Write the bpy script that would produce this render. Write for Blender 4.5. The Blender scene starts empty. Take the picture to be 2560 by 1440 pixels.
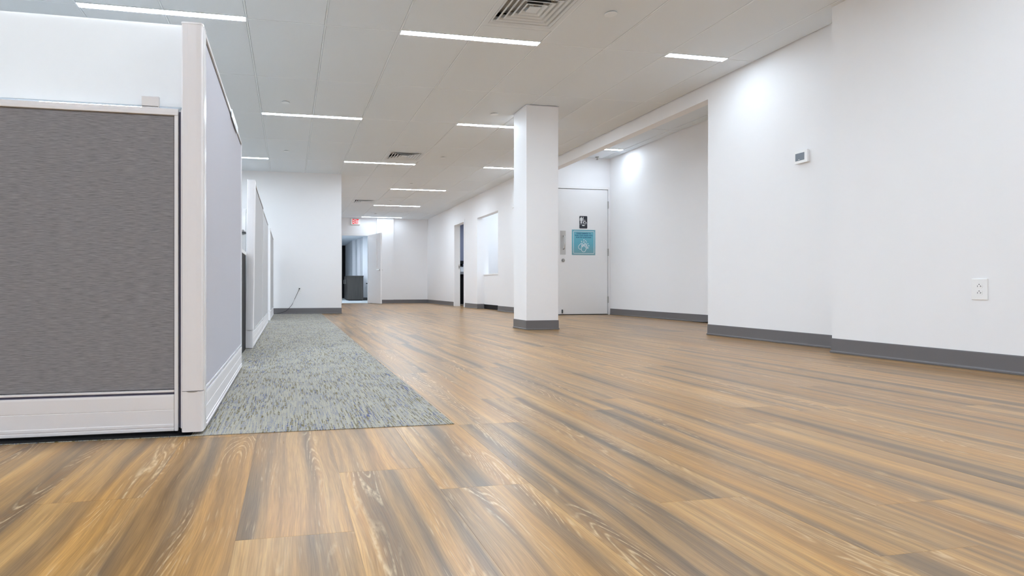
import bpy, bmesh, math, random
from mathutils import Vector, Matrix

# ------------------------------------------------------------------ camera, world, exposure
SC = bpy.context.scene
COL = SC.collection
random.seed(7)
H = 2.57            # ceiling height
CAM_Z = 0.487       # the camera stands close to the floor
YAW = math.atan(270 / 1424)

cam_data = bpy.data.cameras.new('camera')
cam_data.sensor_width = 36
cam_data.lens = 1424 / 2560 * 36
cam_data.shift_x = 287 / 2560
cam_data.shift_y = -2 / 2560
cam_data.clip_start = 0.02
cam = bpy.data.objects.new('camera', cam_data)
COL.objects.link(cam)
cam.location = (0, 0, CAM_Z)
cam.rotation_euler = (math.pi / 2, 0, -YAW)
SC.camera = cam

world = bpy.data.worlds.new('world')
SC.world = world
world.use_nodes = True
world.node_tree.nodes['Background'].inputs[0].default_value = (0.75, 0.82, 1, 1)
world.node_tree.nodes['Background'].inputs[1].default_value = 0.3

SC.view_settings.view_transform = 'Standard'
SC.view_settings.look = 'None'
SC.view_settings.gamma = 1
SC.view_settings.use_curve_mapping = False
SC.view_settings.exposure = 2.22
SC.cycles.max_bounces = 16
SC.cycles.diffuse_bounces = 12
SC.cycles.glossy_bounces = 4
STRIP = 26.0        # radiance of the ceiling light strips


# ------------------------------------------------------------------ materials
def mat(name, col, rough=0.6, metal=0.0, spec=0.5, emit=None, estr=0.0, **kw):
    m = bpy.data.materials.new(name)
    m.use_nodes = True
    b = m.node_tree.nodes['Principled BSDF']
    b.inputs['Base Color'].default_value = (*col, 1)
    b.inputs['Roughness'].default_value = rough
    b.inputs['Metallic'].default_value = metal
    b.inputs['Specular IOR Level'].default_value = spec
    if emit:
        b.inputs['Emission Color'].default_value = (*emit, 1)
        b.inputs['Emission Strength'].default_value = estr
    for k, v in kw.items():
        b.inputs[k].default_value = v
    return m


class NT:
    def __init__(s, m):
        s.m = m; s.t = m.node_tree; s.b = s.t.nodes['Principled BSDF']

    def n(s, typ, **props):
        nd = s.t.nodes.new(typ)
        for k, v in props.items():
            setattr(nd, k, v)
        return nd

    def link(s, a, b):
        s.t.links.new(a, b)

    def val(s, sock, v):
        if hasattr(v, 'is_linked') or hasattr(v, 'links'):
            s.link(v, sock)
        else:
            sock.default_value = v

    def math(s, op, a, b=None, c=None, clamp=False):
        nd = s.n('ShaderNodeMath', operation=op, use_clamp=clamp)
        s.val(nd.inputs[0], a)
        if b is not None: s.val(nd.inputs[1], b)
        if c is not None: s.val(nd.inputs[2], c)
        return nd.outputs[0]

    def comb(s, x, y, z=0.0):
        nd = s.n('ShaderNodeCombineXYZ')
        s.val(nd.inputs[0], x); s.val(nd.inputs[1], y); s.val(nd.inputs[2], z)
        return nd.outputs[0]

    def noise(s, vec, scale=1.0, detail=2.0, rough=0.5, dist=0.0):
        nd = s.n('ShaderNodeTexNoise')
        s.link(vec, nd.inputs['Vector'])
        nd.inputs['Scale'].default_value = scale
        nd.inputs['Detail'].default_value = detail
        nd.inputs['Roughness'].default_value = rough
        nd.inputs['Distortion'].default_value = dist
        return nd.outputs['Fac']

    def ramp(s, fac, stops, interp='LINEAR'):
        nd = s.n('ShaderNodeValToRGB')
        cr = nd.color_ramp; cr.interpolation = interp
        while len(cr.elements) < len(stops): cr.elements.new(0.5)
        for e, (p, c) in zip(cr.elements, stops):
            e.position = p
            e.color = (*c, 1) if not isinstance(c, (int, float)) else (c, c, c, 1)
        s.val(nd.inputs[0], fac)
        return nd.outputs[0]

    def mix(s, fac, a, b, blend='MIX'):
        nd = s.n('ShaderNodeMix', data_type='RGBA', blend_type=blend)
        s.val(nd.inputs[0], fac)
        for sock, v in ((nd.inputs[6], a), (nd.inputs[7], b)):
            if isinstance(v, tuple): sock.default_value = (*v, 1)
            else: s.link(v, sock)
        return nd.outputs[2]

    def pos(s):
        g = s.n('ShaderNodeNewGeometry')
        sp = s.n('ShaderNodeSeparateXYZ')
        s.link(g.outputs['Position'], sp.inputs[0])
        return sp.outputs[0], sp.outputs[1], sp.outputs[2]

    def bump(s, h, strength, dist):
        nd = s.n('ShaderNodeBump')
        nd.inputs['Strength'].default_value = strength
        nd.inputs['Distance'].default_value = dist
        s.link(h, nd.inputs['Height'])
        s.link(nd.outputs[0], s.b.inputs['Normal'])


def mat_wood():
    m = mat('wood_plank', (0.5, 0.35, 0.2), rough=0.30, spec=0.42)
    t = NT(m)
    x, y, z = t.pos()
    at = t.n('ShaderNodeAttribute', attribute_name='pid')
    pid = at.outputs['Fac']
    ox = t.math('MULTIPLY', pid, 53.7); oy = t.math('MULTIPLY', pid, 131.3)
    gx = t.math('ADD', x, ox); gy = t.math('ADD', y, oy)
    # slow sideways wander of the grain
    wv = t.noise(t.comb(t.math('MULTIPLY', gx, 5.0), t.math('MULTIPLY', gy, 1.6)), 1, 1.5)
    wx = t.math('ADD', gx, t.math('MULTIPLY', t.math('SUBTRACT', wv, 0.5), 0.05))
    broad = t.noise(t.comb(t.math('MULTIPLY', wx, 17.0), t.math('MULTIPLY', gy, 0.32)), 1, 2.4, 0.55)
    base = t.ramp(broad, [(0.30, (0.125, 0.086, 0.056)), (0.40, (0.205, 0.135, 0.080)), (0.48, (0.315, 0.194, 0.094)),
                          (0.57, (0.405, 0.240, 0.100)), (0.68, (0.515, 0.325, 0.145)), (0.80, (0.46, 0.240, 0.072))])
    # honey tint patches
    hon = t.noise(t.comb(t.math('MULTIPLY', wx, 8.0), t.math('MULTIPLY', gy, 0.7), 4.0), 1, 1.0)
    c = t.mix(t.math('MULTIPLY', t.ramp(hon, [(0.46, 0.0), (0.68, 1.0)]), 0.55), base, (0.46, 0.232, 0.055))
    # medium and fine streaks
    med = t.noise(t.comb(t.math('MULTIPLY', wx, 60.0), t.math('MULTIPLY', gy, 1.6)), 1, 3.0, 0.6)
    c = t.mix(0.6, c, t.ramp(med, [(0.32, (0.62, 0.60, 0.60)), (0.5, (1, 1, 1)), (0.68, (1.26, 1.24, 1.2))]), 'MULTIPLY')
    fine = t.noise(t.comb(t.math('MULTIPLY', wx, 400.0), t.math('MULTIPLY', gy, 9.0)), 1, 2.0, 0.6)
    c = t.mix(0.5, c, t.ramp(fine, [(0.34, (0.66, 0.63, 0.60)), (0.52, (1, 1, 1)), (0.70, (1.34, 1.33, 1.30))]), 'MULTIPLY')
    # cathedral figure: pale limed lines following the contours of a stretched field, down narrow bands
    fld = t.noise(t.comb(t.math('MULTIPLY', gx, 10.0), t.math('MULTIPLY', gy, 0.95), 9.0), 1, 1.4, 0.45, 0.12)
    ring = t.math('ABSOLUTE', t.math('SUBTRACT', t.math('FRACT', t.math('MULTIPLY', fld, 26.0)), 0.5))
    line = t.ramp(ring, [(0.0, 1.0), (0.06, 0.8), (0.17, 0.0)])
    dark = t.ramp(ring, [(0.12, 0.0), (0.28, 1.0), (0.5, 0.0)])
    msk = t.noise(t.comb(t.math('MULTIPLY', gx, 10.0), t.math('MULTIPLY', gy, 0.8), 21.0), 1, 1.0)
    mskr = t.ramp(msk, [(0.53, 0.0), (0.62, 1.0)])
    brk = t.noise(t.comb(t.math('MULTIPLY', gx, 110.0), t.math('MULTIPLY', gy, 30.0), 3.0), 1, 2.0)
    brk = t.ramp(brk, [(0.38, 0.1), (0.58, 1.0)])
    c = t.mix(t.math('MULTIPLY', t.math('MULTIPLY', dark, mskr), 0.5), c, (0.25, 0.125, 0.045))
    c = t.mix(t.math('MULTIPLY', t.math('MULTIPLY', line, mskr), t.math('MULTIPLY', brk, 0.75)), c, (0.66, 0.50, 0.33))
    # short limed pores
    por = t.noise(t.comb(t.math('MULTIPLY', wx, 260.0), t.math('MULTIPLY', gy, 11.0), 5.0), 1, 1.0)
    pm = t.noise(t.comb(t.math('MULTIPLY', wx, 20.0), t.math('MULTIPLY', gy, 1.5), 8.0), 1, 1.0)
    pf = t.math('MULTIPLY', t.ramp(por, [(0.60, 0.0), (0.72, 1.0)]), t.ramp(pm, [(0.50, 0.0), (0.66, 0.55)]))
    c = t.mix(pf, c, (0.58, 0.44, 0.30))
    # each plank a little lighter or darker
    tone = t.math('ADD', 0.86, t.math('MULTIPLY', t.math('FRACT', t.math('MULTIPLY', pid, 7.77)), 0.2))
    c = t.mix(1.0, c, t.comb(tone, t.math('MULTIPLY', tone, 0.97), t.math('MULTIPLY', tone, 0.86)), 'MULTIPLY')
    t.link(c, t.b.inputs['Base Color'])
    r = t.math('ADD', 0.25, t.math('MULTIPLY', med, 0.10))
    t.link(r, t.b.inputs['Roughness'])
    t.bump(fine, 0.12, 0.0006)
    return m


def mat_carpet():
    m = mat('carpet', (0.35, 0.36, 0.32), rough=0.95, spec=0.15)
    t = NT(m)
    x, y, z = t.pos()
    at = t.n('ShaderNodeAttribute', attribute_name='pid')
    o = t.math('MULTIPLY', at.outputs['Fac'], 17.0)
    gx = t.math('ADD', x, o); gy = t.math('ADD', y, o)
    # ribs about 4.5 mm wide, each broken into yarn lengths of its own colour
    colr = t.math('FLOOR', t.math('MULTIPLY', gx, 285.0))
    w1 = t.n('ShaderNodeTexWhiteNoise', noise_dimensions='1D'); t.link(colr, w1.inputs['W'])
    rowr = t.math('FLOOR', t.math('ADD', t.math('MULTIPLY', gy, 15.0), t.math('MULTIPLY', w1.outputs['Value'], 9.0)))
    w2 = t.n('ShaderNodeTexWhiteNoise', noise_dimensions='2D'); t.link(t.comb(colr, rowr), w2.inputs['Vector'])
    patch = t.noise(t.comb(t.math('MULTIPLY', gx, 6.0), t.math('MULTIPLY', gy, 4.5)), 1, 3.0, 0.6)
    pm = t.ramp(patch, [(0.36, 0.62), (0.62, 1.08)])
    v = t.math('MULTIPLY', w2.outputs['Value'], pm)
    c = t.ramp(v, [(0.0, (0.42, 0.39, 0.325)), (0.24, (0.35, 0.33, 0.285)), (0.42, (0.295, 0.29, 0.285)), (0.54, (0.24, 0.255, 0.30)), (0.68, (0.145, 0.118, 0.050)),
                   (0.80, (0.22, 0.20, 0.14)), (0.88, (0.085, 0.105, 0.23))], 'CONSTANT')
    hor = t.noise(t.comb(t.math('MULTIPLY', gx, 60.0), t.math('MULTIPLY', gy, 260.0), 3.0), 1, 1.5)
    c = t.mix(t.ramp(hor, [(0.46, 0.0), (0.62, 0.7)]), c, (0.44, 0.41, 0.345))
    weave = t.noise(t.comb(t.math('MULTIPLY', gx, 420.0), t.math('MULTIPLY', gy, 330.0), 1.0), 1, 1.0)
    c = t.mix(0.8, c, t.ramp(weave, [(0.3, (0.55, 0.55, 0.55)), (0.6, (1.1, 1.1, 1.1))]), 'MULTIPLY')
    t.link(c, t.b.inputs['Base Color'])
    t.bump(weave, 0.6, 0.002)
    return m


def mat_fabric(name, c0, c1, sx, sz, amp=1.0):
    """woven panel cloth: u runs along the panel (x+y), rows across it"""
    m = mat(name, c0, rough=0.9, spec=0.2)
    t = NT(m)
    x, y, z = t.pos()
    u = t.math('ADD', x, y)
    wob = t.noise(t.comb(t.math('MULTIPLY', u, 22.0), t.math('MULTIPLY', z, 8.0)), 1, 2.0)
    zz = t.math('ADD', z, t.math('MULTIPLY', wob, 0.008))
    row = t.noise(t.comb(t.math('MULTIPLY', u, sx), t.math('MULTIPLY', zz, sz)), 1, 2.5, 0.6)
    c = t.mix(t.ramp(row, [(0.34, 0.0), (0.66, 1.0)]), c0, c1)
    t.link(c, t.b.inputs['Base Color'])
    t.bump(row, 0.35 * amp, 0.002)
    return m


def mat_wall(name, col):
    m = mat(name, col, rough=0.55, spec=0.3)
    t = NT(m)
    x, y, z = t.pos()
    n = t.noise(t.comb(t.math('MULTIPLY', x, 300.0), t.math('MULTIPLY', y, 300.0), t.math('MULTIPLY', z, 300.0)), 1, 2.0)
    t.bump(n, 0.06, 0.0006)
    return m


def mat_tile():
    m = mat('ceiling_tile', (0.60, 0.59, 0.575), rough=0.9, spec=0.2)
    t = NT(m)
    x, y, z = t.pos()
    n = t.noise(t.comb(t.math('MULTIPLY', x, 260.0), t.math('MULTIPLY', y, 260.0)), 1, 3.0, 0.7)
    c = t.mix(t.ramp(n, [(0.35, 0.0), (0.65, 1.0)]), (0.77, 0.820, 0.862), (0.815, 0.866, 0.908))
    t.link(c, t.b.inputs['Base Color'])
    t.bump(n, 0.15, 0.001)
    return m


def mat_woodgrain_dark():
    m = mat('dark_laminate', (0.05, 0.045, 0.04), rough=0.45)
    t = NT(m)
    x, y, z = t.pos()
    n = t.noise(t.comb(t.math('MULTIPLY', x, 60.0), t.math('MULTIPLY', y, 60.0), t.math('MULTIPLY', z, 1.5)), 1, 3.0)
    t.link(t.mix(n, (0.030, 0.028, 0.026), (0.105, 0.095, 0.085)), t.b.inputs['Base Color'])
    return m


M = dict(
    wood=mat_wood(), carpet=mat_carpet(), tile=mat_tile(),
    wall=mat_wall('white_wall_paint', (0.90, 0.90, 0.91)),
    cool_wall=mat_wall('cool_grey_wall_paint', (0.86, 0.865, 0.885)),
    dark_wall=mat_wall('blue_grey_wall_paint', (0.24, 0.245, 0.32)),
    door=mat('white_door_paint', (0.88, 0.88, 0.885), 0.4),
    tbar=mat('white_grid_steel', (0.85, 0.90, 0.94), 0.45),
    tframe=mat('diffuser_white_metal', (0.76, 0.81, 0.85), 0.5),
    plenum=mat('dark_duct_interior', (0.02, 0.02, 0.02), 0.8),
    base=mat('grey_rubber_base', (0.155, 0.148, 0.152), 0.42, spec=0.5),
    subfloor=mat('floor_joint', (0.16, 0.115, 0.075), 0.8),
    slab=mat('plain_slab', (0.8, 0.8, 0.8), 0.8),
    fab_dark=mat_fabric('charcoal_panel_cloth', (0.205, 0.200, 0.212), (0.325, 0.315, 0.330), 26, 430),
    fab_light=mat_fabric('lavender_grey_panel_cloth', (0.53, 0.53, 0.58), (0.60, 0.60, 0.65), 500, 500, 0.4),
    fab_grey=mat_fabric('light_grey_panel_cloth', (0.50, 0.50, 0.51), (0.59, 0.59, 0.60), 500, 500, 0.4),
    plastic=mat('warm_white_panel_trim', (0.87, 0.855, 0.87), 0.35, spec=0.5),
    alu=mat('white_satin_metal_trim', (0.86, 0.86, 0.88), 0.22, spec=0.6),
    recess=mat('navy_channel_recess', (0.10, 0.10, 0.16), 0.6),
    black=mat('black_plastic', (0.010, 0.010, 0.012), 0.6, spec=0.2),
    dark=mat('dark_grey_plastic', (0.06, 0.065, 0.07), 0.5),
    glass=mat('frosted_white_acrylic', (0.97, 0.965, 0.96), 0.5, spec=0.4),
    glass_edge=mat('pale_blue_glass_edge', (0.62, 0.70, 0.75), 0.2),
    chrome=mat('brushed_steel', (0.62, 0.61, 0.59), 0.32, metal=1.0),
    steel=mat('satin_grey_steel', (0.42, 0.41, 0.40), 0.38, metal=0.8),
    outlet=mat('white_outlet_plastic', (0.92, 0.92, 0.915), 0.3),
    screen=mat('grey_lcd_screen', (0.22, 0.25, 0.29), 0.15),
    signblack=mat('black_sign_plastic', (0.025, 0.028, 0.04), 0.4),
    print_white=mat('white_print', (0.85, 0.87, 0.88), 0.5),
    print_navy=mat('navy_print', (0.02, 0.12, 0.26), 0.5),
    exit_red=mat('exit_red', (0.75, 0.006, 0.012), 0.5, emit=(1, 0.01, 0.02), estr=0.10),
    exit_face=mat('exit_sign_face', (0.85, 0.85, 0.85), 0.4, emit=(1, 0.97, 0.96), estr=0.04),
    strip=mat('light_diffuser', (0.9, 0.9, 0.9), 0.4, emit=(0.87, 1.0, 1.14), estr=STRIP),
    strip_soft=mat('dimmed_light_diffuser', (0.9, 0.9, 0.9), 0.4, emit=(0.87, 1.0, 1.14), estr=STRIP * 0.42),
    strip_low=mat('low_light_diffuser', (0.9, 0.9, 0.9), 0.4, emit=(0.87, 1.0, 1.14), estr=STRIP * 0.24),
    hallfloor=mat('pale_hall_carpet', (0.50, 0.53, 0.54), 0.8),
    laminate=mat_woodgrain_dark(),
    counter=mat('grey_counter', (0.30, 0.30, 0.31), 0.35),
    cord=mat('dark_power_cord', (0.03, 0.025, 0.03), 0.5),
    paper=mat('white_paper_goods', (0.8, 0.8, 0.8), 0.6),
)


def mat_poster():
    m = mat('blue_poster', (0.15, 0.5, 0.62), 0.35)
    t = NT(m)
    x, y, z = t.pos()
    f = t.math('DIVIDE', t.math('SUBTRACT', z, 1.054), 0.446)
    t.link(t.ramp(f, [(0.0, (0.20, 0.385, 0.43)), (0.45, (0.135, 0.46, 0.58)), (0.8, (0.155, 0.50, 0.61)), (1.0, (0.19, 0.44, 0.53))]), t.b.inputs['Base Color'])
    return m


M['poster'] = mat_poster()
_g = NT(M['glass'])                       # frosted sheet: scatters light through as well as back
_tr = _g.n('ShaderNodeBsdfTranslucent'); _tr.inputs[0].default_value = (1.0, 0.995, 0.985, 1)
_mx = _g.n('ShaderNodeMixShader'); _mx.inputs[0].default_value = 0.72
_out = _g.t.nodes['Material Output']
_g.link(_g.b.outputs[0], _mx.inputs[1]); _g.link(_tr.outputs[0], _mx.inputs[2]); _g.link(_mx.outputs[0], _out.inputs[0])


# ------------------------------------------------------------------ mesh helpers
class MB:
    def __init__(s):
        s.bm = bmesh.new()

    def box(s, x0, x1, y0, y1, z0, z1):
        v = [s.bm.verts.new((x, y, z)) for z in (z0, z1) for y in (y0, y1) for x in (x0, x1)]
        for f in ((0, 2, 3, 1), (4, 5, 7, 6), (0, 1, 5, 4), (2, 6, 7, 3), (0, 4, 6, 2), (1, 3, 7, 5)):
            s.bm.faces.new([v[i] for i in f])
        return s

    def prism(s, pts, a, b, axis='z'):
        """closed polygon pts (2D) extruded from a to b along axis"""
        def P(p, h):
            if axis == 'z': return (p[0], p[1], h)
            if axis == 'y': return (p[0], h, p[1])
            return (h, p[0], p[1])
        lo = [s.bm.verts.new(P(p, a)) for p in pts]
        hi = [s.bm.verts.new(P(p, b)) for p in pts]
        n = len(pts)
        s.bm.faces.new(lo[::-1]); s.bm.faces.new(hi)
        for i in range(n):
            s.bm.faces.new((lo[i], lo[(i + 1) % n], hi[(i + 1) % n], hi[i]))
        return s

    def cyl(s, c, r, a, b, axis='z', n=24, r2=None):
        r2 = r if r2 is None else r2
        def P(t, rr, h):
            p = (c[0] + rr * math.cos(t), c[1] + rr * math.sin(t))
            if axis == 'z': return (p[0], p[1], h)
            if axis == 'y': return (p[0], h, p[1])
            return (h, p[0], p[1])
        ts = [2 * math.pi * i / n for i in range(n)]
        lo = [s.bm.verts.new(P(t, r, a)) for t in ts]
        hi = [s.bm.verts.new(P(t, r2, b)) for t in ts]
        s.bm.faces.new(lo[::-1]); s.bm.faces.new(hi)
        for i in range(n):
            s.bm.faces.new((lo[i], lo[(i + 1) % n], hi[(i + 1) % n], hi[i]))
        return s

    def tube(s, pts, r, n=8, closed=False):
        P = [Vector(p) for p in pts]
        rings = []
        N = len(P)
        for i, p in enumerate(P):
            if closed:
                d = (P[(i + 1) % N] - P[i - 1]).normalized()
            else:
                d = (P[min(i + 1, N - 1)] - P[max(i - 1, 0)]).normalized()
            up = Vector((0, 0, 1)) if abs(d.z) < 0.9 else Vector((1, 0, 0))
            u = d.cross(up).normalized(); w = d.cross(u).normalized()
            rings.append([s.bm.verts.new(p + r * (math.cos(2 * math.pi * k / n) * u + math.sin(2 * math.pi * k / n) * w)) for k in range(n)])
        for i in range(N if closed else N - 1):
            a, b = rings[i], rings[(i + 1) % N]
            for k in range(n):
                s.bm.faces.new((a[k], a[(k + 1) % n], b[(k + 1) % n], b[k]))
        if not closed:
            s.bm.faces.new(rings[0][::-1]); s.bm.faces.new(rings[-1])
        return s

    def build(s, name, m, parent=None, bevel=0.0, seg=2, smooth=False, label=None):
        bmesh.ops.recalc_face_normals(s.bm, faces=s.bm.faces)
        if parent is not None:
            off = world_loc(parent)
            bmesh.ops.translate(s.bm, verts=s.bm.verts, vec=-off)
        me = bpy.data.meshes.new(name)
        s.bm.to_mesh(me); s.bm.free()
        me.materials.append(m)
        if smooth:
            for p in me.polygons: p.use_smooth = True
        o = bpy.data.objects.new(name, me)
        COL.objects.link(o)
        if parent is not None: o.parent = parent
        if bevel:
            bv = o.modifiers.new('bevel', 'BEVEL'); bv.width = bevel; bv.segments = seg
            bv.limit_method = 'ANGLE'
        if label: o['label'] = label
        return o


def world_loc(o):
    v = Vector((0, 0, 0))
    while o is not None:
        v += o.location; o = o.parent
    return v


def tag(o, label, cat, group=None, kind=None):
    o['label'] = label; o['category'] = cat
    if group: o['group'] = group
    if kind: o['kind'] = kind
    return o


def thing(name, loc, label, cat, group=None):
    o = bpy.data.objects.new(name, None); COL.objects.link(o)
    o.location = loc; o.empty_display_size = 0.1
    return tag(o, label, cat, group)


def struct(o, label=None):
    o['kind'] = 'structure'
    if label: o['label'] = label
    return o


def dim(root, m='strip_soft'):
    """this fixture runs dimmed"""
    for ch in root.children:
        if ch.name.startswith('light_diffuser'):
            ch.data = ch.data.copy(); ch.data.materials[0] = M[m]
    return root


def dup(root, loc, label):
    r = root.copy(); COL.objects.link(r); r.location = loc; r['label'] = label
    for ch in list(root.children):
        c = ch.copy(); COL.objects.link(c); c.parent = r
        for g in list(ch.children):
            d = g.copy(); COL.objects.link(d); d.parent = c
    return r


def text_mesh(name, body, size, m, parent, origin, xs=1.0, normal='-y', bold=0.0, align='CENTER', depth=0.0006):
    """lettering as a thin mesh facing -Y, centred on origin (x, y, z of the baseline)"""
    cu = bpy.data.curves.new(name, 'FONT')
    cu.body = body; cu.size = size; cu.align_x = align; cu.extrude = depth; cu.offset = bold
    tmp = bpy.data.objects.new('tmp', cu)
    COL.objects.link(tmp)
    dg = bpy.context.evaluated_depsgraph_get()
    me = bpy.data.meshes.new_from_object(tmp.evaluated_get(dg))
    bpy.data.objects.remove(tmp)
    off = world_loc(parent)
    me.transform(Matrix.Translation(Vector(origin) - off) @ Matrix.Rotation(math.pi / 2, 4, 'X') @ Matrix.Diagonal((xs, 1, 1, 1)))
    me.materials.clear(); me.materials.append(m)
    me.name = name
    o = bpy.data.objects.new(name, me); COL.objects.link(o); o.parent = parent
    return o


def proj(X, Y, Z):
    c, s = math.cos(YAW), math.sin(YAW)
    fw = X * s + Y * c; r = X * c - Y * s
    if fw < 0.05: return None
    return 993 + 1424 * r / fw, 718 - 1424 * (Z - CAM_Z) / fw


def quad_area(x0, x1, y0, y1, z):
    """picture area of a horizontal rectangle, clipped to the frame (sampled)"""
    n = 0; N = 5
    pts = []
    for i in range(N):
        for j in range(N):
            p = proj(x0 + (x1 - x0) * (i + .5) / N, y0 + (y1 - y0) * (j + .5) / N, z)
            if p and -20 < p[0] < 2580 and -20 < p[1] < 1460: n += 1
    if n == 0: return 0
    cs = [proj(x, max(y, 0.35), z) for x, y in ((x0, y0), (x1, y0), (x1, y1), (x0, y1))]
    if any(c is None for c in cs): return 1e5
    a = 0
    for i in range(4):
        a += cs[i][0] * cs[(i + 1) % 4][1] - cs[(i + 1) % 4][0] * cs[i][1]
    return abs(a) / 2 * n / (N * N)


# ------------------------------------------------------------------ floor
XW, XE, YS = -4.6, 4.2, -2.6
YB = 10.5           # left back wall
YF = 17.1           # far wall
CX1, CY0 = 0.577, 1.953   # carpet corner
floor = MB().box(-4.8, 7.2, -2.8, 26.0, -0.12, -0.0022).build('floor', M['subfloor'])
struct(floor, 'wood-look plank floor')

PW, PL = 0.23, 1.22
ends = {-3: 1.405, -1: 1.133, 1: 1.33, 2: 1.94, 3: 1.153, 4: 0.85, 6: 1.765}


def add_plank(bm, lay, x0, x1, y0, y1, pid, g=0.0004, d=0.0004):
    o = [(x0, y0), (x1, y0), (x1, y1), (x0, y1)]
    i = [(x0 + g, y0 + g), (x1 - g, y0 + g), (x1 - g, y1 - g), (x0 + g, y1 - g)]
    vo = [bm.verts.new((*p, -d)) for p in o]; vi = [bm.verts.new((*p, 0)) for p in i]
    vb = [bm.verts.new((*p, -0.002)) for p in o]
    fs = [bm.faces.new(vi)]
    for k in range(4):
        l = (k + 1) % 4
        fs.append(bm.faces.new((vo[k], vo[l], vi[l], vi[k])))
        fs.append(bm.faces.new((vb[k], vb[l], vo[l], vo[k])))
    for f in fs: f[lay] = pid


def pieces_floor(name, rects, m, parent, many):
    """rects (x0,x1,y0,y1,pid): the largest in the picture as objects of their own, the rest joined"""
    scored = sorted(rects, key=lambda r: -quad_area(r[0], r[1], r[2], r[3], 0))
    mine = [r for r in scored[:many] if quad_area(*r[:4], 0) > 0]
    rest = [r for r in scored if r not in mine]
    for r in mine:
        bm = bmesh.new(); lay = bm.faces.layers.float.new('pid')
        cx, cy = (r[0] + r[1]) / 2, (r[2] + r[3]) / 2
        add_plank(bm, lay, r[0] - cx, r[1] - cx, r[2] - cy, r[3] - cy, r[4])
        me = bpy.data.meshes.new(name); bm.to_mesh(me); bm.free(); me.materials.append(m)
        o = bpy.data.objects.new(name, me); COL.objects.link(o); o.parent = parent; o.location = (cx, cy, 0)
    bm = bmesh.new(); lay = bm.faces.layers.float.new('pid')
    for r in rest: add_plank(bm, lay, *r)
    me = bpy.data.meshes.new(name + '_rest'); bm.to_mesh(me); bm.free(); me.materials.append(m)
    o = bpy.data.objects.new({'plank': 'distant_planks', 'carpet_tile': 'hidden_carpet_tiles'}[name], me)
    COL.objects.link(o); o.parent = parent; o['kind'] = 'stuff'


rects = []
rnd = random.Random(11)
for i in range(-21, 25):
    x0 = 0.128 + PW * i; x1 = x0 + PW
    if x1 < XW: continue
    e = ends.get(i, rnd.random() * PL)
    if i not in ends and (i - 1) in ends and abs((e - ends[i - 1]) % PL) < 0.2: e += 0.45
    y = e - PL * math.ceil((e - YS) / PL)
    while y < YF + 0.2:
        a, b = max(y, YS), min(y + PL, YF + 0.15)
        y += PL
        if b - a < 0.02: continue
        xa, xb = max(x0, XW), x1
        pid = rnd.random()
        if xa > 4.45 and (b < 4.9 or a > 13.0): continue
        # cut around the carpet
        if xa < CX1 and b > CY0 and a < YB:
            if a < CY0: rects.append((xa, xb, a, CY0, pid))
            if xb > CX1: rects.append((CX1, xb, max(a, CY0), min(b, YB), pid))
            if b > YB and xb > 0.9: rects.append((xa, xb, YB, b, pid))
            continue
        rects.append((xa, xb, a, b, pid))
rects = [r for r in rects if r[1] - r[0] > 0.004 and r[3] - r[2] > 0.004]
pieces_floor('plank', rects, M['wood'], floor, 299)

carpet = MB().box(XW, CX1, CY0, YB, -0.002, -0.0012).build('floor_carpet', M['subfloor'])
struct(carpet, 'grey carpet tiles flecked with blue and olive beside the cubicles')
rects = []
x = CX1
while x > XW:
    y = CY0
    while y < YB:
        rects.append((max(x - 0.5, XW), x, y, min(y + 0.5, YB), rnd.random()))
        y += 0.5
    x -= 0.5
pieces_floor('carpet_tile', rects, M['carpet'], carpet, 90)
for ch in carpet.children: ch.location.z = 0.0022
MB().box(-1.9, -0.315, CY0 + 0.004, 2.06, 0.0024, 0.0040).build('edge_or_shade_strip', M['black'], carpet)  # black sheet colours in the shade on the carpet under the front panel

# ------------------------------------------------------------------ ceiling: deck, tiles, grid bars
TX0, TW, TY0, TL = -0.325, 0.607, 4.56, 1.2185
ceiling = MB().box(XW - 0.1, 4.22, YS - 0.1, YF + 0.1, H + 0.09, H + 0.12).build('ceiling', M['slab'])
struct(ceiling, 'suspended ceiling of white tiles in a grid')
LIGHTS = [  # x0, columns, row index, label
    (-2, 2, 0, 'long light strip above the dark grey cubicle panel, nearest on the left'),
    (2, 2, 0, 'light strip beside the large near air diffuser'),
    (6, 1, 0, 'short light strip near the right wall, above the thermostat side'),
    (0, 2, 2, 'second-row light strip left of centre, a sprinkler cover just before its left end'),
    (4, 2, 2, 'light strip running behind the left side of the white pillar top'),
    (-2, 2, 4, 'light strip cut off by the edge of the near cubicle panel'),
    (2, 2, 4, 'light strip just past the middle air diffuser'),
    (6, 1, 4, 'small far light strip directly left of the pillar, lower one'),
    (4, 2, 6, 'light strip fourth row back, right of the corridor axis'),
    (4, 2, 8, 'light strip touching the corner of the farthest air diffuser'),
    (4, 2, 10, 'farthest light strip in front of the exit wall'),
    (-2, 2, -4, 'light strip above and behind the viewer on the left'),
    (2, 2, -4, 'light strip above and behind the viewer in the middle'),
    (-6, 2, -4, 'light strip behind the viewer, leftmost'),
    (6, 1, -4, 'short light strip behind the viewer by the right wall'),
    (0, 2, -2, 'light strip over the viewer left of centre'),
    (4, 2, -2, 'light strip over the viewer on the right'),
    (-6, 2, 0, 'light strip over the cubicles, near row, far left'),
    (-4, 2, 2, 'light strip over the cubicles, second row'),
    (-6, 2, 4, 'light strip over the cubicles, third row'),
    (-4, 2, -2, 'light strip behind the viewer on the far left'),
]
lit = {}
for i, n, k, lb in LIGHTS:
    for c in range(i, i + n): lit.setdefault(k, set()).add(c)
DIFF = [(3, 0), (3, 4), (3, 8)]            # tile column, row line behind which the diffuser ends
holes = {(c, k - 1): 1 for c, k in DIFF}
GAP = 0.0080


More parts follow.
